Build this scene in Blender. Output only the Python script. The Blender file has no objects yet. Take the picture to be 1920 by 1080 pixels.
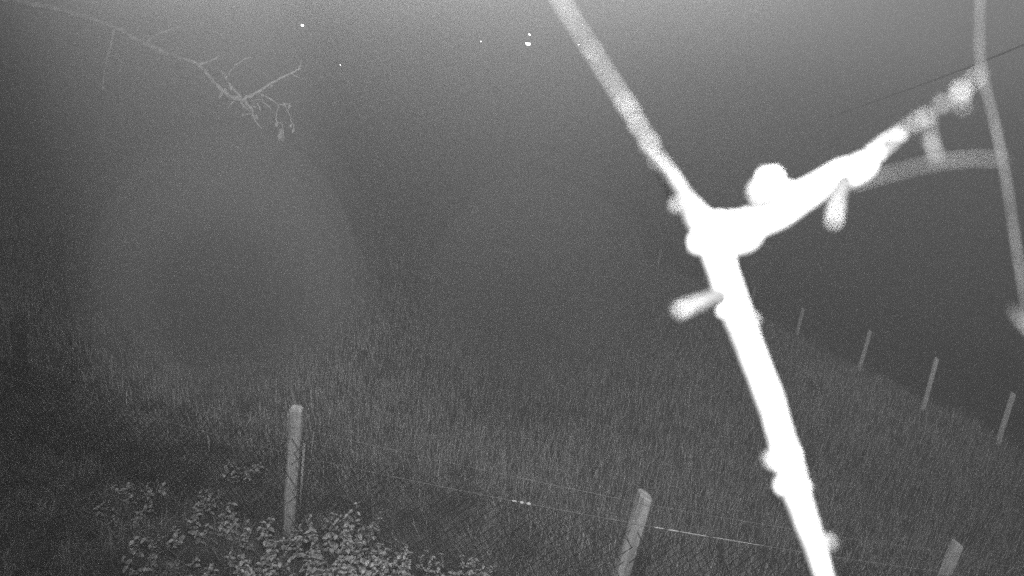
import bpy, bmesh, math, random
import numpy as np
from mathutils import Vector, Matrix, noise

C = bpy.context.scene.collection
SC = bpy.context.scene
random.seed(7)
RS = np.random.RandomState(7)
R = math.radians

# ------------------------------------------------------------------ camera
CAM_H = 4.5
PITCH, ROLL = R(17.4), R(9.5)
FPX = 1144.0                                   # focal length in pixels of the 1920 px wide picture
EYE = Vector((0, 0, CAM_H))
FWD = Vector((0, math.cos(PITCH), -math.sin(PITCH)))
_u0 = Vector((0, math.sin(PITCH), math.cos(PITCH)))
_r0 = Vector((1, 0, 0))
RT = _r0 * math.cos(ROLL) + _u0 * math.sin(ROLL)
UP = -_r0 * math.sin(ROLL) + _u0 * math.cos(ROLL)

cd = bpy.data.cameras.new('camera')
cam = bpy.data.objects.new('camera', cd)
C.objects.link(cam)
M = Matrix.Identity(4)
for i in range(3):
    M[i][0], M[i][1], M[i][2], M[i][3] = RT[i], UP[i], -FWD[i], EYE[i]
cam.matrix_world = M
cd.sensor_width = 36
cd.lens = FPX / 1920 * 36
cd.clip_start = 0.005
cd.clip_end = 1500
cd.dof.use_dof = True
cd.dof.focus_distance = 9.0
cd.dof.aperture_fstop = cd.lens / 2.1          # a lens opening about 2 mm wide
SC.camera = cam

# ------------------------------------------------------------------ night sky, faint moonlight
w = bpy.data.worlds.new("World")
SC.world = w
w.use_nodes = True
nt = w.node_tree
bg = nt.nodes['Background']
sky = nt.nodes.new('ShaderNodeTexSky')
sky.sky_type = 'NISHITA'
sky.sun_disc = False
sky.sun_elevation = R(35)
sky.sun_rotation = R(170)
bw = nt.nodes.new('ShaderNodeRGBToBW')         # the night camera sees no colour
nt.links.new(sky.outputs[0], bw.inputs[0])
nt.links.new(bw.outputs[0], bg.inputs[0])
bg.inputs[1].default_value = 0.10

sl = bpy.data.lights.new('moon', 'SUN')
sl.energy = 0.02
sl.angle = R(10)
so = bpy.data.objects.new('moon', sl)
C.objects.link(so)
so.rotation_euler = (R(55), 0, R(-20))


def spot(name, loc, target, power, size_deg, blend, radius):
    l = bpy.data.lights.new(name, 'SPOT')
    l.energy = power
    l.spot_size = R(size_deg)
    l.spot_blend = blend
    l.shadow_soft_size = radius
    o = bpy.data.objects.new(name, l)
    C.objects.link(o)
    o.location = loc
    o.rotation_euler = (Vector(target) - Vector(loc)).to_track_quat('-Z', 'Y').to_euler()
    return o


def ray(x, y):
    return (FWD + RT * ((x - 960) / FPX) + UP * ((540 - y) / FPX))


def at(x, y, d):                                # point at depth d (metres along the view axis)
    return EYE + ray(x, y) * d


def gz(x, y):                                   # height of the land
    return 0.10 * noise.noise(Vector((x * .11, y * .11, 3.1))) + 0.04 * noise.noise(Vector((x * .45, y * .45, 8.7)))


def on_ground(x, y, z=0.0):
    r = ray(x, y)
    t = (z - CAM_H) / r.z
    p = EYE + r * t
    for _ in range(3):
        t = (gz(p.x, p.y) + z - CAM_H) / r.z
        p = EYE + r * t
    return p


# infrared lamps of the camera: a floodlight on the bracket above the view, a narrow one beside it, the ring of LEDs round the lens, and an added fill spot for the far posts
fl = bpy.data.lights.new('infrared_flood_lamp', 'AREA')
fl.shape = 'RECTANGLE'
fl.size, fl.size_y = 1.7, 0.08
fl.energy = 500
fl.spread = R(160)
fo_ = bpy.data.objects.new('infrared_flood_lamp', fl)
C.objects.link(fo_)
TILT = R(53)
_x, _y, _z = RT, UP * math.cos(TILT) - FWD * math.sin(TILT), -(FWD * math.cos(TILT) + UP * math.sin(TILT))
_p = at(800, -125, 1.15)
fo_.matrix_world = Matrix([(_x[k], _y[k], _z[k], _p[k]) for k in range(3)] + [(0, 0, 0, 1)])
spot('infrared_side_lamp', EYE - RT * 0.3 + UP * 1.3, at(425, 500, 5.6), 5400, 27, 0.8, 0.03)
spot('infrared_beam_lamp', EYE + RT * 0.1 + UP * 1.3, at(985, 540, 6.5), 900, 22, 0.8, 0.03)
spot('infrared_field_lamp', EYE + RT * 0.05 + UP * 2.0, at(1200, 880, 14), 1800, 98, 1.0, 0.04)
spot('fence_fill_light', EYE + RT * 2.5 + UP * 1.9, at(1670, 710, 14), 3000, 25, 1.0, 0.04)  # unseen fill spot added to brighten the far posts
spot('infrared_ring_lamp', EYE + UP * 0.035 + RT * 0.02 - FWD * 0.02, at(1300, 560, 3), 6, 95, 0.6, 0.006)

SC.view_settings.view_transform = 'Standard'
SC.view_settings.look = 'None'
SC.view_settings.exposure = 0
SC.view_settings.gamma = 1
SC.view_settings.use_curve_mapping = False
cy = SC.cycles
cy.max_bounces = 5
cy.diffuse_bounces = 2
cy.glossy_bounces = 2
cy.transparent_max_bounces = 64
cy.volume_bounces = 1
cy.sample_clamp_indirect = 3
cy.use_denoising = False
cy.use_adaptive_sampling = False


# ------------------------------------------------------------------ materials
def gmat(name, a, b, rough=0.8, scale=6.0, detail=5.0, coord='Object', metal=0.0, bump=0.0, spec=0.3, stretch=None):
    m = bpy.data.materials.new(name)
    m.use_nodes = True
    t = m.node_tree
    p = t.nodes['Principled BSDF']
    p.inputs['Roughness'].default_value = rough
    p.inputs['Metallic'].default_value = metal
    p.inputs['Specular IOR Level'].default_value = spec
    tc = t.nodes.new('ShaderNodeTexCoord')
    n = t.nodes.new('ShaderNodeTexNoise')
    n.inputs['Scale'].default_value = scale
    n.inputs['Detail'].default_value = detail
    src = tc.outputs[coord]
    if stretch:
        mp = t.nodes.new('ShaderNodeMapping')
        mp.inputs['Scale'].default_value = stretch
        t.links.new(src, mp.inputs[0])
        src = mp.outputs[0]
    t.links.new(src, n.inputs['Vector'])
    cr = t.nodes.new('ShaderNodeValToRGB')
    cr.color_ramp.elements[0].position = .32
    cr.color_ramp.elements[1].position = .68
    cr.color_ramp.elements[0].color = (a, a, a, 1)
    cr.color_ramp.elements[1].color = (b, b, b, 1)
    t.links.new(n.outputs['Fac'], cr.inputs[0])
    t.links.new(cr.outputs[0], p.inputs['Base Color'])
    if bump:
        bn = t.nodes.new('ShaderNodeBump')
        bn.inputs['Strength'].default_value = bump
        bn.inputs['Distance'].default_value = 0.10
        t.links.new(n.outputs['Fac'], bn.inputs['Height'])
        t.links.new(bn.outputs[0], p.inputs['Normal'])
    return m


MAT = dict(
    soil=gmat('soil', .06, .16, .95, 3.0, 10, bump=.6),
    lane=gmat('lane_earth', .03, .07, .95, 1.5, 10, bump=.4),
    grass=gmat('meadow_grass', .16, .85, .6, 28, 6),
    verge=gmat('verge_grass', .10, .40, .7, 3.0, 8),
    leaf=gmat('weed_leaf', .18, .82, .5, 22, 6),
    stem=gmat('green_stem', .15, .25, .7, 12, 4),
    post=gmat('weathered_post', .36, .72, .85, 14, 8, bump=.5, stretch=(1, 1, .12)),
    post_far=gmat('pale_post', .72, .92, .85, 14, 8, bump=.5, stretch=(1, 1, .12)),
    mesh=gmat('dull_wire', .01, .02, .7, 20, 3),
    wire=gmat('bright_wire', .6, .85, .35, 4, 3),
    dull=gmat('galvanised_wire', .22, .42, .5, 3, 3),
    ins=gmat('white_plastic_and_glint', .8, .85, .3, 4, 2),
    bark=gmat('bark', .13, .28, .9, 10, 8, bump=.7),
    twig=gmat('pale_twig', .55, .8, .8, 300, 6),
    silk=gmat('silk', .05, .10, .6, 200, 3),
    silk_tip=gmat('fuzzy_tip', .09, .17, .8, 200, 3),
    silk_mid=gmat('fuzzy_bud', .14, .26, .8, 200, 3),
    silk_bright=gmat('bright_silk', .025, .085, .6, 160, 3),
    post_gloom=gmat('gloom_post', .06, .12, .9, 14, 8, bump=.5),  # post colour darkened to imitate the unlit left edge
    cable=gmat('black_cable', .015, .025, .6, 5, 2),
    insect=gmat('moth', .7, .9, .7, 60, 3),
)


# ------------------------------------------------------------------ helpers
def link(name, me, mat=None, parent=None):
    o = bpy.data.objects.new(name, me)
    C.objects.link(o)
    if mat is not None and me is not None:
        if not me.materials:
            me.materials.append(mat)
    if parent is not None:
        o.parent = parent
        o.matrix_parent_inverse = parent.matrix_basis.inverted()
    return o


def mesh(name, v, f, smooth=False):
    me = bpy.data.meshes.new(name)
    me.from_pydata([tuple(p) for p in v], [], f)
    if smooth:
        me.polygons.foreach_set('use_smooth', [True] * len(me.polygons))
    me.update()
    return me


def tag(o, label=None, cat=None, group=None, kind=None):
    if label: o['label'] = label
    if cat: o['category'] = cat
    if group: o['group'] = group
    if kind: o['kind'] = kind
    return o


def empty(name, loc, label, cat, group=None):
    o = bpy.data.objects.new(name, None)
    C.objects.link(o)
    o.location = loc
    o.empty_display_size = .1
    return tag(o, label, cat, group)


class MB:
    def __init__(s):
        s.v, s.f = [], []

    def add(s, v, f):
        k = len(s.v)
        s.v += [tuple(p) for p in v]
        s.f += [tuple(i + k for i in q) for q in f]

    def tube(s, pts, rad, n=8, wob=0.0, seed=0.0, wscale=60.0):
        pts = [Vector(p) for p in pts]
        ref = Vector((0.31, 0.2, 0.93))
        V, F = [], []
        for i, p in enumerate(pts):
            a = pts[max(i - 1, 0)]
            b = pts[min(i + 1, len(pts) - 1)]
            t = (b - a).normalized()
            if abs(t.dot(ref)) > .95:
                ref = Vector((0.9, 0.3, 0.1))
            x = (ref - t * ref.dot(t)).normalized()
            y = t.cross(x)
            for k in range(n):
                an = 2 * math.pi * k / n
                d = x * math.cos(an) + y * math.sin(an)
                r = rad[i]
                if wob:
                    r *= 1 + wob * noise.noise((p + d * r) * wscale + Vector((seed, 0, 0)))
                V.append(p + d * r)
        m = len(pts)
        for i in range(m - 1):
            for k in range(n):
                k2 = (k + 1) % n
                F.append((i * n + k, i * n + k2, (i + 1) * n + k2, (i + 1) * n + k))
        F.append(tuple(reversed(range(n))))
        F.append(tuple((m - 1) * n + k for k in range(n)))
        s.add(V, F)
        return s

    def ball(s, c, rx, ry=None, rz=None, n=10, wob=0.0, seed=0.0):
        ry = ry or rx
        rz = rz or rx
        c = Vector(c)
        V, F = [], []
        h = n // 2 + 1
        for j in range(h + 1):
            th = math.pi * j / h
            for k in range(n):
                ph = 2 * math.pi * k / n
                d = Vector((math.sin(th) * math.cos(ph), math.sin(th) * math.sin(ph), math.cos(th)))
                q = 1 + (wob * noise.noise(d * 1.7 + Vector((seed, seed, 0))) if wob else 0)
                V.append(c + Vector((d.x * rx, d.y * ry, d.z * rz)) * q)
        for j in range(h):
            for k in range(n):
                k2 = (k + 1) % n
                F.append((j * n + k, j * n + k2, (j + 1) * n + k2, (j + 1) * n + k))
        s.add(V, F)
        return s

    def build(s, name, mat, parent=None, smooth=True):
        return link(name, mesh(name, s.v, s.f, smooth), mat, parent)


def spline(pts, sub=8):
    """Catmull-Rom through rows of equal length (x, y, ...)."""
    P = [np.array(p, float) for p in pts]
    P = [2 * P[0] - P[1]] + P + [2 * P[-1] - P[-2]]
    out = []
    for i in range(1, len(P) - 2):
        for k in range(sub):
            t = k / sub
            a, b, c, d = P[i - 1], P[i], P[i + 1], P[i + 2]
            out.append(.5 * (2 * b + (c - a) * t + (2 * a - 5 * b + 4 * c - d) * t * t + (3 * b - a - 3 * c + d) * t ** 3))
    out.append(P[-2])
    return out


def px_tube(mb, rows, n=12, sub=8, wob=0.0, seed=0.0, wscale=60.0):
    """rows: picture x, y, half width in picture pixels, depth in metres."""
    s = spline(rows, sub)
    mb.tube([at(r[0], r[1], r[3]) for r in s], [max(r[2], .2) * r[3] / FPX for r in s], n, wob, seed, wscale)
    return mb


def blades(P, H, W, lean=.35, seed=1, name='grass', clump=None, bend=.5):
    """one mesh of bent, tapered blades rooted at the points P."""
    rs = np.random.RandomState(seed)
    n = len(P)
    az = rs.uniform(0, 2 * np.pi, n)
    side = np.stack([np.cos(az), np.sin(az), np.zeros(n)], 1)
    la = rs.uniform(0, 2 * np.pi, n)
    lm = np.abs(rs.normal(0, lean, n))
    ln = np.stack([np.cos(la) * lm - .06, np.sin(la) * lm, np.ones(n)], 1)
    ln /= np.linalg.norm(ln, axis=1)[:, None]
    tip = ln.copy()
    tip[:, :2] *= 1 + bend * 2
    tip[:, 2] *= 1 - bend * .35
    mid = P + ln * (H * .55)[:, None]
    top = mid + tip * (H * .45)[:, None]
    w2 = (W / 2)[:, None]
    V = np.stack([P - side * w2, P + side * w2, mid + side * w2 * .8, mid - side * w2 * .8, top], 1).reshape(-1, 3)
    base = np.arange(n)[:, None] * 5
    loops = np.concatenate([base + np.array([[0, 1, 2, 3]]), base + np.array([[3, 2, 4]])], 1).reshape(-1)
    me = bpy.data.meshes.new(name)
    me.vertices.add(n * 5)
    me.vertices.foreach_set('co', V.astype(np.float32).reshape(-1))
    me.loops.add(n * 7)
    me.loops.foreach_set('vertex_index', loops.astype(np.int32))
    me.polygons.add(n * 2)
    ls = (np.arange(n)[:, None] * 7 + np.array([[0, 4]])).reshape(-1)
    me.polygons.foreach_set('loop_start', ls.astype(np.int32))
    me.update(calc_edges=True)
    me.validate()
    return me


# ------------------------------------------------------------------ ground
def ground_sheet(name, x0, x1, y0, y1, step, lift, mat, keep=None):
    nx, ny = int((x1 - x0) / step) + 1, int((y1 - y0) / step) + 1
    V, F = [], []
    for j in range(ny):
        for i in range(nx):
            x, y = x0 + i * step, y0 + j * step
            V.append((x, y, gz(x, y) + lift))
    for j in range(ny - 1):
        for i in range(nx - 1):
            F.append((j * nx + i, j * nx + i + 1, (j + 1) * nx + i + 1, (j + 1) * nx + i))
    o = link(name, mesh(name, V, F, True), mat)
    return tag(o, kind='structure')


ground_sheet('ground', -150, 150, -30, 170, 1.0, 0, MAT['soil'])

# far fence line, from the bases of its posts
FAR = [  # base x, y, top x, y in the picture
    (1870, 833, 1900, 737), (1730, 767, 1757, 672), (1610, 695, 1632, 620), (1494, 628, 1506, 578),
    (1409, 571, 1416, 537), (1318, 530, 1325, 497), (1233, 500, 1239, 468), (1170, 470, 1175, 446), (1112, 446, 1116, 424)]
far_base = [on_ground(a, b) for a, b, _, _ in FAR]
L0, L1 = far_base[0], far_base[6]
LD = (L1 - L0).xy.normalized()
LN = Vector((LD.y, -LD.x))                      # points to the dark side beyond the fence

# dark bare lane beyond the far fence
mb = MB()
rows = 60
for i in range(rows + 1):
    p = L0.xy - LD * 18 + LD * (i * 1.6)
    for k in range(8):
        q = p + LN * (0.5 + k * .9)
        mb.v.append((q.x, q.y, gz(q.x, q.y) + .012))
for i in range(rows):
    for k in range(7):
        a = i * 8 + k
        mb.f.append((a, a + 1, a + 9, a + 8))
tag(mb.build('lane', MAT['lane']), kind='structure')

# ------------------------------------------------------------------ meadow and verge
E = [on_ground(*p).xy for p in ((380, 745), (700, 850), (1000, 955), (1120, 1075), (1180, 1240))]


def meadow_side(P):
    """signed distance-like value: positive on the meadow side of the verge edge."""
    best = np.full(len(P), 1e9)
    sgn = np.ones(len(P))
    pts = [E[0] + (E[0] - E[1]).normalized() * 60] + E
    for a, b in zip(pts[:-1], pts[1:]):
        d = np.array(b - a)
        L = np.linalg.norm(d)
        d /= L
        r = P[:, :2] - np.array(a)
        t = np.clip(r @ d, 0, L)
        q = r - t[:, None] * d
        dist = np.linalg.norm(q, axis=1)
        s = d[0] * r[:, 1] - d[1] * r[:, 0]
        m = dist < best
        best[m] = dist[m]
        sgn[m] = np.sign(s[m])
    return best * sgn


def project(P):
    r = P - np.array(EYE)
    z = r @ np.array(FWD)
    return 960 + FPX * (r @ np.array(RT)) / z, 540 - FPX * (r @ np.array(UP)) / z, z


def scatter(n, x0, x1, y0, y1, power, seed):
    rs = np.random.RandomState(seed)
    u = rs.uniform(0, 1, n) ** power
    y = y0 + (y1 - y0) * u
    x = rs.uniform(-1, 1, n) * (3.5 + y * 1.05)
    P = np.stack([x, y, np.zeros(n)], 1)
    px, py, z = project(P)
    ok = (px > -150) & (px < 2080) & (py < 1220)
    P = P[ok]
    P[:, 2] = [gz(a, b) for a, b in P[:, :2]]
    return P


def patch(P, s, off=0.0):
    return np.array([noise.noise(Vector((a * s + off, b * s, off))) for a, b in P[:, :2]])


P = scatter(330000, 0, 0, 3.0, 44, 1.9, 3)
side = meadow_side(P)
beyond = (P[:, :2] - np.array(L0.xy)) @ np.array(LN)
pn = patch(P, .8) + .5 * patch(P, 2.6, 9)
ms = (side + .45 * pn > RS.uniform(-1.1, .5, len(P))) & (beyond < 0.25 + .15 * pn) & (RS.uniform(-.9, .9, len(P)) < pn + .8)
Q = P[ms]
H = (.23 + .06 * pn[ms]) * RS.uniform(.6, 1.35, len(Q))
dist = Q[:, 1]
W = RS.uniform(.005, .010, len(Q)) * (1 + np.clip((dist - 8) / 14, 0, 1.6))
tag(link('meadow_grass', blades(Q, H, W, .2, 5, 'meadow_grass'), MAT['grass']),
    'tall rough meadow grass covering the field inside the fences', 'grass', kind='stuff')

P = scatter(260000, 0, 0, 2.6, 24, 1.6, 13)
side = meadow_side(P)
pn = patch(P, 1.3, 4) + .6 * patch(P, 3.6, 2)
beyond = (P[:, :2] - np.array(L0.xy)) @ np.array(LN)
ms = (side + .25 * pn < .5) & (pn > -.55) & (beyond < 0)
ms |= (beyond > 7.0) & (pn > -.1)
Q = P[ms]
H = (.13 + .07 * pn[ms]) * RS.uniform(.5, 1.5, len(Q))
tag(link('verge_grass', blades(Q, H, RS.uniform(.006, .014, len(Q)), .7, 6, 'verge_grass'), MAT['verge']),
    'short patchy weeds and grass on the dark verge around the near fence', 'grass', kind='stuff')

# ------------------------------------------------------------------ near fence with wire netting
def post_mesh(base, top, wx, wy, chamf=.012, cap=.0, seed=0, yaw=0.0, sink=.3, n=9):
    base, top = Vector(base), Vector(top)
    ax = (top - base).normalized()
    x = Vector((math.cos(yaw), math.sin(yaw), 0))
    x = (x - ax * x.dot(ax)).normalized()
    y = ax.cross(x)
    a, b, c = wx / 2, wy / 2, chamf
    ring = [(a - c, -b), (a, -b + c), (a, b - c), (a - c, b), (-a + c, b), (-a, b - c), (-a, -b + c), (-a + c, -b)]
    L = (top - base).length
    mb = MB()
    lev = [(-sink, 1)] + [(L * i / n, 1 + .06 * noise.noise(Vector((seed, i * .7, 0)))) for i in range(n)] + [(L - .015, 1), (L, .80)]
    for h, s in lev:
        jx = .006 * noise.noise(Vector((seed + 3, h * 1.5, 1)))
        for u, v in ring:
            slope = cap * (u / a) if h > L - .1 else 0
            mb.v.append(tuple(base + ax * (h + slope) + x * (u * s + jx) + y * v * s))
    for i in range(len(lev) - 1):
        for k in range(8):
            k2 = (k + 1) % 8
            mb.f.append((i * 8 + k, i * 8 + k2, (i + 1) * 8 + k2, (i + 1) * 8 + k))
    mb.f.append(tuple((len(lev) - 1) * 8 + k for k in range(8)))
    return mb


def top_at(base, x, y):
    """point on the view ray through picture x, y that lies at the same depth as base."""
    d = (base - EYE).dot(FWD)
    r = ray(x, y)
    h = math.hypot(base.x, base.y)
    return EYE + r * (h / math.hypot(r.x, r.y))


nb = [on_ground(542, 1000), on_ground(1128, 1205), on_ground(1695, 1262)]
nt_ = [top_at(nb[0], 556, 764), top_at(nb[1], 1211, 926), top_at(nb[2], 1796, 1017)]
fence = empty('wire_fence', nb[0], 'near wire netting fence with leaning wooden posts crossing the foreground', 'fence')
LBL = ['upright square post with a thin stake beside it', 'leaning round-topped post beside the bright wire', 'short post showing only its top']
for i, (b, t) in enumerate(zip(nb, nt_)):
    wd = (.115, .115, .085)[i]
    o = post_mesh(b, t, wd, wd, .02, -.02 if i else .0, i * 5.3, .1).build('post', MAT['post'], fence, smooth=False)
    o['label'] = LBL[i]
# thin stake tied to the first post
d = (nt_[0] - nb[0])
sd = Vector((.10, -.02, 0))
MB().tube([nb[0] + d * .18 + sd, nb[0] + d * .45 + sd * 1.02, nb[0] + d * .75 + sd], [.014, .013, .012], 8).build('stake', MAT['post'], fence)

# extra bays outside the picture so that the fence goes on
dirL = (nb[0] - nb[1]).normalized()
ext0 = nb[0] + dirL * 4.6
ext1 = nb[2] + (nb[2] - nb[1]) * 1.0
for e in (ext0, ext1):
    e.z = gz(e.x, e.y)
line_b = [ext0] + nb + [ext1]
line_t = [ext0 + Vector((0.05, 0, 1.15))] + nt_ + [ext1 + Vector((0.1, 0, 1.15))]
for b, t in ((line_b[0], line_t[0]), (line_b[4], line_t[4])):
    post_mesh(b, t, .115, .115, .02, 0, 9.1, .1).build('post', MAT['post'], fence, smooth=False)

# netting: diagonal wires on the camera side of the posts, one mass per bay
off = Vector((0, -.072, 0))
for i in range(4):
    a, b = line_b[i] + off, line_b[i + 1] + off
    at_, bt = line_t[i] + off, line_t[i + 1] + off
    L = (b - a).length
    hgt = .92
    cell = .085
    mb = MB()
    n = int((L + hgt) / cell)

    def pt(u, v):
        u = u / L
        lo = a.lerp(b, u)
        hi = at_.lerp(bt, u)
        q = lo.lerp(hi, min(v, 1.0))
        q.z += .0
        return q
    for k in range(-int(hgt / cell) - 1, n):
        for s in (1, -1):
            u0 = k * cell
            pts = []
            for q in range(9):
                v = hgt * q / 8
                u = u0 + (v if s > 0 else hgt - v)
                if -1e-6 <= u <= L:
                    pts.append(pt(u, v / 1.15) + Vector((0, .004 * s, 0)))
            if len(pts) > 1:
                mb.tube(pts, [.0029] * len(pts), 3)
    o = mb.build('netting', MAT['mesh'], fence)
    o['kind'] = 'stuff'


# strained wires: follow the tops of the picture's two bright lines
def wire_between(ptsx, r, name, parent, mat, sag=.0, n=10):
    P_ = []
    for a, b in zip(ptsx[:-1], ptsx[1:]):
        for k in range(n):
            t = k / n
            q = a.lerp(b, t)
            q.z -= sag * 4 * t * (1 - t)
            P_.append(q)
    P_.append(ptsx[-1])
    return MB().tube(P_, [r] * len(P_), 6).build(name, mat, parent)


def post_pt(i, f):
    return line_b[i].lerp(line_t[i], f) + Vector((0, -.080, 0))


def post_at_px(i, py):
    best = min((abs(project(np.array([post_pt(i, f / 200)]))[1][0] - py), f / 200) for f in range(0, 240))
    return post_pt(i, best[1])


wa = [post_pt(0, .66), post_at_px(1, 852), post_at_px(2, 984), post_at_px(3, 1076), post_pt(4, .72)]
wire_between(wa, .0018, 'wire', fence, MAT['dull'], .02)
wb = [post_pt(0, .85), post_at_px(1, 800), post_at_px(2, 946), post_at_px(3, 1040), post_pt(4, .9)]
wire_between(wb, .0014, 'wire', fence, MAT['dull'], .015)


def along(a, b, x):
    """point of the segment a-b seen at picture column x."""
    lo, hi = 0.0, 1.0
    for _ in range(14):
        m = (lo + hi) / 2
        if project(np.array([a.lerp(b, m)]))[0][0] < x: lo = m
        else: hi = m
    q = a.lerp(b, lo)
    q.z -= .02 * 4 * lo * (1 - lo)
    return q


for x, r, s in ((965, .008, 2.6), (979, .013, 1.2), (992, .013, 1.4)):
    c = along(wa[1], wa[2], x)
    dd = (wa[2] - wa[1]).normalized()
    MB().tube([c - dd * r * s, c - dd * r * s * .6, c, c + dd * r * s * .6, c + dd * r * s], [r * .5, r * .95, r, r * .95, r * .5], 10).build('insulator', MAT['ins'], fence)
for x0, x1, r in ((1228, 1246, .0045), (1254, 1274, .006), (1274, 1330, .0035), (1330, 1440, .0025)):  # white pieces that paint the bright glint along the wire
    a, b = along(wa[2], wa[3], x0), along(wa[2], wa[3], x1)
    MB().tube([a, a.lerp(b, .2), a.lerp(b, .8), b], [r * .5, r, r, r * .5], 8).build('wire_glint', MAT['ins'], fence)

# ------------------------------------------------------------------ far posts on the right
ordn = ['nearest', 'second nearest', 'third nearest', 'fourth nearest', 'fifth nearest', 'sixth nearest', 'seventh nearest', 'eighth nearest', 'farthest']
side_txt = ['beside the right edge', 'beside the dark lane', 'pale and straight in the fog', 'short and pale in the fog',
            'just right of the white twig', 'hidden behind the white twig', 'faint, just left of the white twig', 'almost lost in fog', 'barely visible in fog']
for i, (bx, by, tx, ty) in enumerate(FAR):
    b = far_base[i]
    t = top_at(b, tx, ty)
    wd = .078
    o = post_mesh(Vector((0, 0, 0)), t - b, wd, wd, .012, -.015, i * 2.7, math.atan2(-b.x, b.y) + .12, n=6).build('fence_post', MAT['post_far'], None, smooth=False)
    o.location = b
    tag(o, f'{ordn[i]} pale wooden post of the far row, {side_txt[i]}', 'fence post', 'fence posts along the far right edge of the meadow')

# dim post in the dark on the left
b = on_ground(42, 735)
o = post_mesh(Vector((0, 0, 0)), top_at(b, 33, 590) - b, .12, .12, .02, 0, 4.4, .2).build('fence_post', MAT['post_gloom'], None, smooth=False)
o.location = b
tag(o, 'dim tall post lost in the dark at the far left edge', 'post')


# ------------------------------------------------------------------ nettles and brambles along the near side
def leaf_geo(mb, c, d, up, L, W):
    d = d.normalized()
    s = d.cross(up).normalized()
    n = s.cross(d)
    p0 = c
    p1 = c + d * L * .30 + s * W * .5 + n * L * .06
    p2 = c + d * L * .30 - s * W * .5 + n * L * .06
    p3 = c + d * L * .68 + s * W * .38 + n * L * .02
    p4 = c + d * L * .68 - s * W * .38 + n * L * .02
    p5 = c + d * L - n * L * .14
    m1 = c + d * L * .34 + n * L * .0
    m2 = c + d * L * .68 - n * L * .04
    mb.add([p0, p1, m1, p2, p3, m2, p4, p5], [(0, 1, 2), (0, 2, 3), (1, 4, 5, 2), (2, 5, 6, 3), (4, 7, 5), (5, 7, 6)])


def nettle(base, rad, hgt, nst, label, seed, leaf=.085, split=0):
    rnd = random.Random(seed)
    root = empty('weed_clump', base, label, 'weed', 'leafy weeds growing under the near fence')
    st, fo = MB(), MB()
    solo = []
    for k in range(nst):
        a = rnd.uniform(0, 6.283)
        rr = rad * math.sqrt(rnd.random())
        p = base + Vector((math.cos(a) * rr, math.sin(a) * rr, 0))
        p.z = gz(p.x, p.y) - .02
        h = hgt * rnd.uniform(.55, 1.1) * (1 - .35 * (rr / rad) ** 2)
        ln = Vector((math.cos(a) * .25 * rr / rad + rnd.uniform(-.15, .15), math.sin(a) * .25 * rr / rad + rnd.uniform(-.15, .15), 1))
        q1 = p + ln * h * .5
        q2 = p + ln * h + Vector((rnd.uniform(-.04, .04), rnd.uniform(-.04, .04), 0))
        st.tube([p, q1, q2], [.005, .004, .002], 4)
        nn = max(4, int(h / .055))
        for j in range(nn):
            t = .22 + .78 * (j + .5) / nn
            c = p.lerp(q1, t * 2) if t < .5 else q1.lerp(q2, t * 2 - 1)
            a2 = (j % 2) * 1.57 + rnd.uniform(-.5, .5)
            for s in (0, math.pi):
                dv = Vector((math.cos(a2 + s), math.sin(a2 + s), rnd.uniform(-.7, .5)))
                L = leaf * rnd.uniform(.4, 1.3) * (1.15 - .5 * t)
                args = (c, dv, Vector((rnd.uniform(-.2, .2), rnd.uniform(-.2, .2), 1)), L, L * .62)
                if split and t > .85 and len(solo) < split:
                    solo.append(args)
                else:
                    leaf_geo(fo, *args)
    st.build('stem', MAT['stem'], root)['kind'] = 'stuff'
    o = fo.build('foliage', MAT['leaf'], root, smooth=False)
    o['kind'] = 'stuff'
    for args in solo:
        m = MB()
        leaf_geo(m, *args)
        m.build('leaf', MAT['leaf'], root, smooth=False)
    return root


NET = [
    (645, 1065, .36, .56, 46, 'bright full leafy clump right of the upright square fence post', .07, 40),
    (395, 985, .30, .34, 22, 'loose round leafy weed clump left of the upright square fence post', .07, 0),
    (495, 1060, .28, .44, 26, 'leafy weed clump crowding the foot of the upright square fence post', .07, 0),
    (770, 1115, .32, .42, 36, 'low pale leafy weed clump just right of the brightest clump', .07, 30),
    (890, 1130, .32, .36, 34, 'low leafy weed clump at the end of the row towards the meadow', .08, 20),
    (600, 1160, .40, .40, 44, 'leafy weed patch at the bottom edge below the brightest clump', .07, 0),
    (440, 1160, .42, .38, 40, 'dim leafy weed patch at the bottom edge below the post foot', .07, 0),
    (750, 1190, .40, .40, 40, 'leafy weed patch spilling along the bottom edge of the view', .07, 0),
    (250, 950, .30, .24, 12, 'dark leafy weed clump in the gloom on the left', .07, 0),
    (300, 1070, .36, .22, 14, 'shadowy low weeds left of the post foot', .08, 0),
    (450, 895, .18, .26, 10, 'small weed tuft behind the loose round clump', .075, 0),
    (960, 1150, .30, .32, 24, 'short weeds thinning out into the grass', .075, 0),
]
for i, (x, y, rad, h, n, lab, lf, sp) in enumerate(NET):
    nettle(on_ground(x, y), rad, h, n, lab, 100 + i, lf, sp)

# ------------------------------------------------------------------ bare tree reaching in from the upper left
TD = 6.6
tb = on_ground(-420, 620)
tree = empty('bare_tree', tb, 'bare tree whose forked branch reaches into the fog at upper left', 'tree')
mb = MB()
fork = at(-260, -120, TD)
mb.tube([tb - Vector((0, 0, .3)), tb + Vector((.02, 0, .6)), tb.lerp(fork, .5) + Vector((.12, 0, 0)), fork, fork + Vector((.1, .2, .7)), fork + Vector((-.1, .4, 1.2))],
        [.26, .20, .17, .14, .10, .03], 12, .25, 1.0, 2.0)
mb.build('trunk', MAT['bark'], tree)


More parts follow.
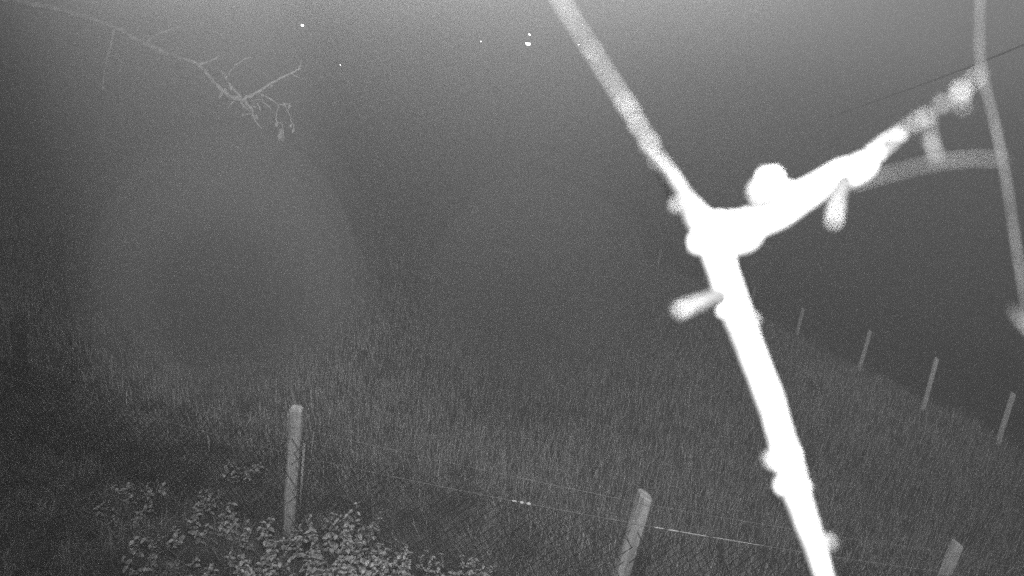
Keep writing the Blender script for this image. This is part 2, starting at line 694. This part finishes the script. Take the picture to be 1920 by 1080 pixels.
def br(rows, name='branch', seed=0.0, n=7, sub=5, wob=.35, jit=3.0):
    s = spline(rows, sub)
    pts, rad = [], []
    for i, r in enumerate(s):
        j = jit if 0 < i < len(s) - 1 else 0
        pts.append(at(r[0] + j * noise.noise(Vector((i * .7, seed, 0))), r[1] + j * noise.noise(Vector((i * .7, seed, 5))), r[3]))
        rad.append(max(r[2] * .8, .5) * r[3] / FPX)
    return MB().tube(pts, rad, n, wob, seed, 9.0).build(name, MAT['bark'], tree)


D = TD
br([(-265, -110, 12, D), (-60, -20, 9, D), (120, 20, 7, D), (215, 52, 6, D - .1), (270, 82, 5.5, D - .2), (325, 104, 5, D - .3), (372, 122, 5.0, D - .4), (402, 155, 4.6, D - .5), (428, 178, 5, D - .5), (455, 188, 7, D - .5)], 'limb', 1)
br([(452, 186, 5, D - .5), (470, 202, 4, D - .55), (478, 226, 2.0, D - .6), (492, 242, 1.2, D - .6)], seed=2)
br([(455, 186, 4.5, D - .5), (478, 176, 3.6, D - .5), (512, 154, 2.6, D - .55), (545, 138, 2.4, D - .6), (563, 128, 1.2, D - .6)], seed=3)
br([(478, 174, 2.6, D - .5), (505, 184, 2.4, D - .6), (522, 196, 2, D - .6), (545, 195, 1.2, D - .6)], seed=4)
br([(522, 196, 1.6, D - .6), (518, 226, 1.4, D - .6), (530, 234, 1.2, D - .6), (530, 256, 1.2, D - .6)], 'twig', 5)
br([(536, 200, 1.4, D - .6), (545, 222, 1.2, D - .6), (552, 244, 1.0, D - .6)], 'twig', 6)
br([(452, 184, 4, D - .5), (432, 160, 3.0, D - .45), (424, 148, 2.2, D - .4), (414, 130, 1.4, D - .4)], seed=7)
br([(424, 146, 1.8, D - .4), (442, 122, 1.6, D - .3), (470, 106, 1.0, D - .3)], 'twig', 8)
br([(372, 122, 3, D - .4), (400, 112, 2.2, D - .4), (412, 104, 1.4, D - .4)], 'twig', 9)
br([(215, 52, 4, D - .1), (208, 84, 2.8, D - .1), (196, 130, 2, D), (193, 162, 1.2, D)], 'twig', 10)
br([(213, 104, 1.6, D - .1), (228, 118, 1.3, D), (222, 140, .9, D)], 'twig', 11)
br([(450, 190, 3.5, D - .5), (462, 204, 3, D - .55), (474, 210, 1.8, D - .6)], 'twig', 12)
br([(545, 138, 1.6, D - .6), (562, 146, 1.0, D - .6)], 'twig', 14)
br([(424, 166, 4, D - .5), (410, 184, 2.4, D - .5)], 'twig', 13)
br([(270, 82, 3, D - .2), (300, 62, 2, D - .2), (340, 50, 1, D - .2)], 'twig', 16)
br([(560, 130, 1.2, D - .6), (566, 112, .8, D - .6)], 'twig', 17)
rnd = random.Random(5)
# knot of fine twigs and lichen where the limb forks
mb = MB()
for k in range(14):
    c = at(462 + rnd.gauss(0, 13), 192 + rnd.gauss(0, 9), D - .5 + rnd.gauss(0, .06))
    dv = Vector((rnd.gauss(0, 1), rnd.gauss(0, .6), rnd.gauss(-.3, 1)))
    mb.tube([c, c + dv * .03, c + dv * .055 + Vector((0, 0, -.02))], [.012, .008, .003], 4)
o = mb.build('twig_knot', MAT['bark'], tree)
# dead leaves hanging from the tips
mb_list = [(530, 246, .11), (527, 240, .08), (531, 252, .09), (519, 228, .06), (547, 232, .05), (552, 242, .05), (480, 214, .07), (545, 196, .06), (532, 192, .05), (510, 158, .04), (193, 160, .05), (434, 160, .06)]
for x, y, L in mb_list:
    m = MB()
    leaf_geo(m, at(x, y, D - .6), Vector((rnd.uniform(-.5, .5), rnd.uniform(-.4, .2), -1)), Vector((0, -1, .2)), L * .9, L * .5)
    m.build('leaf', MAT['bark'], tree, smooth=False)

# ------------------------------------------------------------------ overhead cable
c0, c1, c2 = at(2150, -10, 9.0), at(1640, 190, 17.0), at(1180, 345, 34.0)
pts = []
for r in spline([tuple(c0), tuple(c1), tuple(c2)], 20):
    pts.append(Vector(r))
cable = MB().tube(pts, [.022] * len(pts), 8).build('overhead_cable', MAT['cable'])
tag(cable, 'thin dark cable strung across the sky at upper right fading into fog', 'cable')

# ------------------------------------------------------------------ white twig close in front of the lens
DT = .125
twig = empty('forked_twig', at(1360, 440, DT), 'glaring white forked twig hanging out of focus close to the lens', 'twig')
mb = MB()
px_tube(mb, [(1338, 425, 40, DT), (1352, 500, 28, DT), (1380, 585, 27, DT), (1408, 660, 25, DT), (1442, 745, 25, DT), (1464, 820, 24, DT), (1480, 880, 27, DT),
             (1500, 945, 23, DT), (1522, 1010, 20, DT), (1545, 1080, 16, DT), (1580, 1190, 14, DT)], 18, 8, .10, 1.0, 160)
mb.build('stem', MAT['twig'], twig)
mb = MB()
mb.ball(at(1362, 436, DT), 66 * DT / FPX, 46 * DT / FPX, 40 * DT / FPX, 18, .12, 2.0)
mb.ball(at(1310, 455, DT), 22 * DT / FPX, n=12, wob=.2, seed=3)
mb.ball(at(1312, 412, DT), 24 * DT / FPX, n=12, wob=.2, seed=4)
mb.build('knot', MAT['twig'], twig)
mb = MB()
px_tube(mb, [(1370, 440, 34, DT), (1440, 402, 34, DT), (1510, 366, 29, DT), (1570, 331, 29, DT), (1606, 318, 28, DT), (1640, 288, 19, DT), (1664, 268, 16, DT - .003), (1688, 250, 13, DT - .006)], 14, 8, .14, 5.0, 180)
mb.build('side_branch', MAT['twig'], twig)
mb = MB()
px_tube(mb, [(1660, 272, 9, DT - .03), (1700, 244, 5, .08), (1740, 214, 4, .07), (1780, 186, 3, .062), (1815, 160, 2.5, .056), (1840, 135, 2, .056)], 12, 6, .2, 3, 180)
mb.build('branch_tip', MAT['silk_tip'], twig)
mb = MB()
mb.ball(at(1440, 346, DT - .01), 28 * DT / FPX, 25 * DT / FPX, 28 * DT / FPX, 16, .4, 6)
px_tube(mb, [(1440, 350, 16, DT), (1475, 350, 10, DT), (1512, 356, 10, DT)], 10, 6)
mb.build('bud', MAT['twig'], twig)
mb = MB()
px_tube(mb, [(1362, 552, 18, DT + .012), (1338, 559, 16, DT - .01), (1296, 574, 10, DT - .052), (1276, 582, 9, DT - .062)], 10, 6, .2, 7, 300)
mb.ball(at(1278, 582, .066), 9 * .066 / FPX, n=10)
mb.build('spur', MAT['silk_mid'], twig)
mb = MB()
px_tube(mb, [(1585, 338, 14, DT), (1571, 365, 9, DT - .045), (1566, 392, 8, DT - .06), (1563, 416, 5, DT - .066)], 10, 6, .2, 8, 300)
mb.build('spur', MAT['silk_mid'], twig)
mb = MB()
px_tube(mb, [(1745, 210, 4, .07), (1742, 240, 4, .068), (1746, 268, 5, .066), (1756, 296, 5, .066)], 10, 6)
mb.ball(at(1744, 264, .07), 9 * .07 / FPX, n=10)
mb.ball(at(1753, 292, .066), 8 * .066 / FPX, n=10)
mb.build('spur', MAT['silk'], twig)
for x, y, r, d in ((1455, 868, 14, DT - .02), (1466, 912, 15, DT - .005), (1505, 912, 12, DT - .02), (1356, 584, 12, DT - .005), (1490, 850, 10, DT - .02)):
    MB().ball(at(x, y, d), r * d / FPX, n=10, wob=.3, seed=x).build('bark_bump', MAT['twig'], twig)
for x, y, r, d in ((1540, 1016, 12, DT - .04), (1553, 1017, 9, DT - .055), (1410, 600, 9, DT - .05), (1447, 862, 12, DT - .05), (1418, 362, 14, DT - .05), (1424, 384, 10, DT - .055), (1268, 385, 9, DT - .05), (1500, 918, 12, DT - .045)):
    MB().ball(at(x, y, d), r * d / FPX, n=10, wob=.3, seed=x).build('bark_bump', MAT['silk_mid'], twig)
for x, y, r, d in ((1686, 250, 8, .070), (1704, 240, 7, .062), (1718, 228, 6, .06), (1735, 220, 7, .06), (1766, 196, 8, .062), (1800, 172, 9, .056), (1798, 184, 6, .054), (1804, 200, 4, .058)):
    MB().ball(at(x, y, d), r * d / FPX, n=10).build('tip_bud', MAT['silk_tip'], twig)
mb = MB()
px_tube(mb, [(1216, 270, 3, .072), (1236, 302, 10, .085), (1256, 335, 15, .10), (1278, 370, 20, .115), (1305, 410, 25, DT), (1328, 440, 26, DT + .004)], 12, 6, .15, 12, 150)
mb.build('upper_shoot', MAT['twig'], twig)
# small torn film of web in the fork
a, b_, c = at(1300, 398, DT), at(1430, 396, DT), at(1368, 440, DT)
t = FWD * .0003
link('web_film', mesh('web_film', [a, b_, c, a + t, b_ + t, c + t], [(0, 1, 2), (5, 4, 3), (0, 3, 4, 1), (1, 4, 5, 2), (2, 5, 3, 0)]), MAT['twig'], twig)


# ------------------------------------------------------------------ threads of spider silk
def strand(rows, beads, label, rpx, mat='silk', bead_mat='silk'):
    root = empty('silk_strand', at(*rows[0][:2], rows[0][2]), label, 'spider silk', 'threads of spider silk close to the lens')
    m = MB()
    s = spline(rows, 12)
    m.tube([at(r[0], r[1], r[2]) for r in s], [rpx * (r[3] if len(r) > 3 else 1) * r[2] / FPX for r in s], 6)
    m.build('thread', MAT[mat], root)
    for x, y, d, r in beads:
        MB().ball(at(x, y, d), r * 2.6 * d / FPX, n=10).build('droplet', MAT[bead_mat], root)
    return root


strand([(1025, -60, .056, 1), (1050, 0, .056, 1), (1120, 112, .0565, .9), (1160, 175, .057, 1), (1200, 240, .0585, 1.05), (1235, 300, .060, 1.1), (1258, 340, .064, 1.1)],
       [(1172, 194, .057, 2.4), (1183, 210, .057, 2.2), (1217, 270, .059, 3.4), (1110, 95, .056, 1.8), (1232, 300, .06, 2.4), (1196, 236, .058, 2.4)],
       'straight bright blurred strand rising from the twig fork to the top edge', 4.6, 'silk_bright', 'silk_mid')
strand([(1838, -40, .095), (1836, 60, .095), (1840, 130, .095), (1862, 220, .095), (1885, 330, .095), (1908, 480, .095), (1935, 640, .095)],
       [(1838, 135, .07, .8), (1845, 160, .07, .8), (1870, 240, .07, .6)],
       'bent blurred strand running down the right edge of the picture', 2.4)
strand([(1600, 345, .062), (1660, 328, .062), (1740, 308, .062), (1820, 298, .062), (1885, 300, .062)], [],
       'faint curved blurred strand stretched between the twig and the right edge', 2.0)
strand([(1897, 582, .075), (1916, 604, .072), (1950, 640, .07)], [(1918, 606, .072, 2.0)],
       'short blurred wisp low at the right edge', 4.5)


# ------------------------------------------------------------------ insects caught in the lamp light
def insect(x, y, d, s, label):
    p = at(x, y, d)
    root = empty('flying_insect', p, label, 'insect', 'insects flying in the lamp light')
    MB().ball(p, s * .28, s * .22, s * .5, 10).build('body', MAT['insect'], root)
    for k in (-1, 1):
        a = p + Vector((0, -s * .05, s * .2))
        v = [a, p + Vector((k * s * .75, -s * .1, s * .55)), p + Vector((k * s * .8, -s * .1, s * .05)), p + Vector((k * s * .3, 0, -s * .35))]
        v += [q + Vector((0, s * .04, 0)) for q in v]
        f = [(0, 1, 2, 3), (7, 6, 5, 4), (0, 4, 5, 1), (1, 5, 6, 2), (2, 6, 7, 3), (3, 7, 4, 0)]
        link('wing', mesh('wing', v, f), MAT['insect'], root)


insect(990, 83, 2.6, .011, 'largest bright insect in the fog above the meadow')
insect(993, 65, 2.6, .005, 'tiny insect just above the largest bright insect')
insect(567, 48, 2.6, .007, 'bright insect above the tip of the bare branch')
insect(902, 78, 3.0, .0032, 'tiny insect left of the largest bright insect')
insect(638, 122, 3.0, .003, 'tiny speck of an insect right of the branch tip')
insect(1085, 84, 3.0, .0032, 'tiny insect beside the straight blurred strand')

# ------------------------------------------------------------------ fog
me = bpy.data.meshes.new('haze')
bm = bmesh.new()
bmesh.ops.create_cube(bm, size=1)
for v in bm.verts:
    v.co = Vector((v.co.x * 320, v.co.y * 220 + 70, v.co.z * 11.0 + 4.0))
bm.to_mesh(me)
bm.free()
hz = link('haze', me)
tag(hz, 'thick night fog over the field', 'fog', kind='stuff')
m = bpy.data.materials.new('fog')
m.use_nodes = True
t = m.node_tree
t.nodes.clear()
out = t.nodes.new('ShaderNodeOutputMaterial')
pv = t.nodes.new('ShaderNodeVolumePrincipled')
pv.inputs['Color'].default_value = (.9, .9, .9, 1)
pv.inputs['Density'].default_value = .08
pv.inputs['Anisotropy'].default_value = .7
t.links.new(pv.outputs[0], out.inputs['Volume'])
me.materials.append(m)


# added fog shells that shape the round lamp glows, thicker towards the heart
def glow_puff(x, y, d, r, dens, n, label, group, seed):
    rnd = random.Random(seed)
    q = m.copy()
    q.name = 'glow_mist'
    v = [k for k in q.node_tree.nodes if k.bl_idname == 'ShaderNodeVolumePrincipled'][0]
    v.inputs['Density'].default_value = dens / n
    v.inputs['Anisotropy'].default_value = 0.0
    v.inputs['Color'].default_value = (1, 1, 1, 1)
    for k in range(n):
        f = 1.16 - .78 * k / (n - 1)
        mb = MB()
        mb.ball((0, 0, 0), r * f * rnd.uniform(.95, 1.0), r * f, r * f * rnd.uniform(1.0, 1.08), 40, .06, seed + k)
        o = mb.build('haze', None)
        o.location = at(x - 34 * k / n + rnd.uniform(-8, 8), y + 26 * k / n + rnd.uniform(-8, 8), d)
        tag(o, label, 'glow_mist', group, 'stuff')
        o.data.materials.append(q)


glow_puff(440, 495, 5.6, 1.16, .26, 9, 'round pale lamp glow left of centre, shaped by added fog', 'added fog for the glow left of centre', 3)
glow_puff(1000, 545, 6.5, 1.16, .13, 7, 'fainter round lamp glow over the middle of the field, shaped by added fog', 'added fog for the glow in the middle', 8)
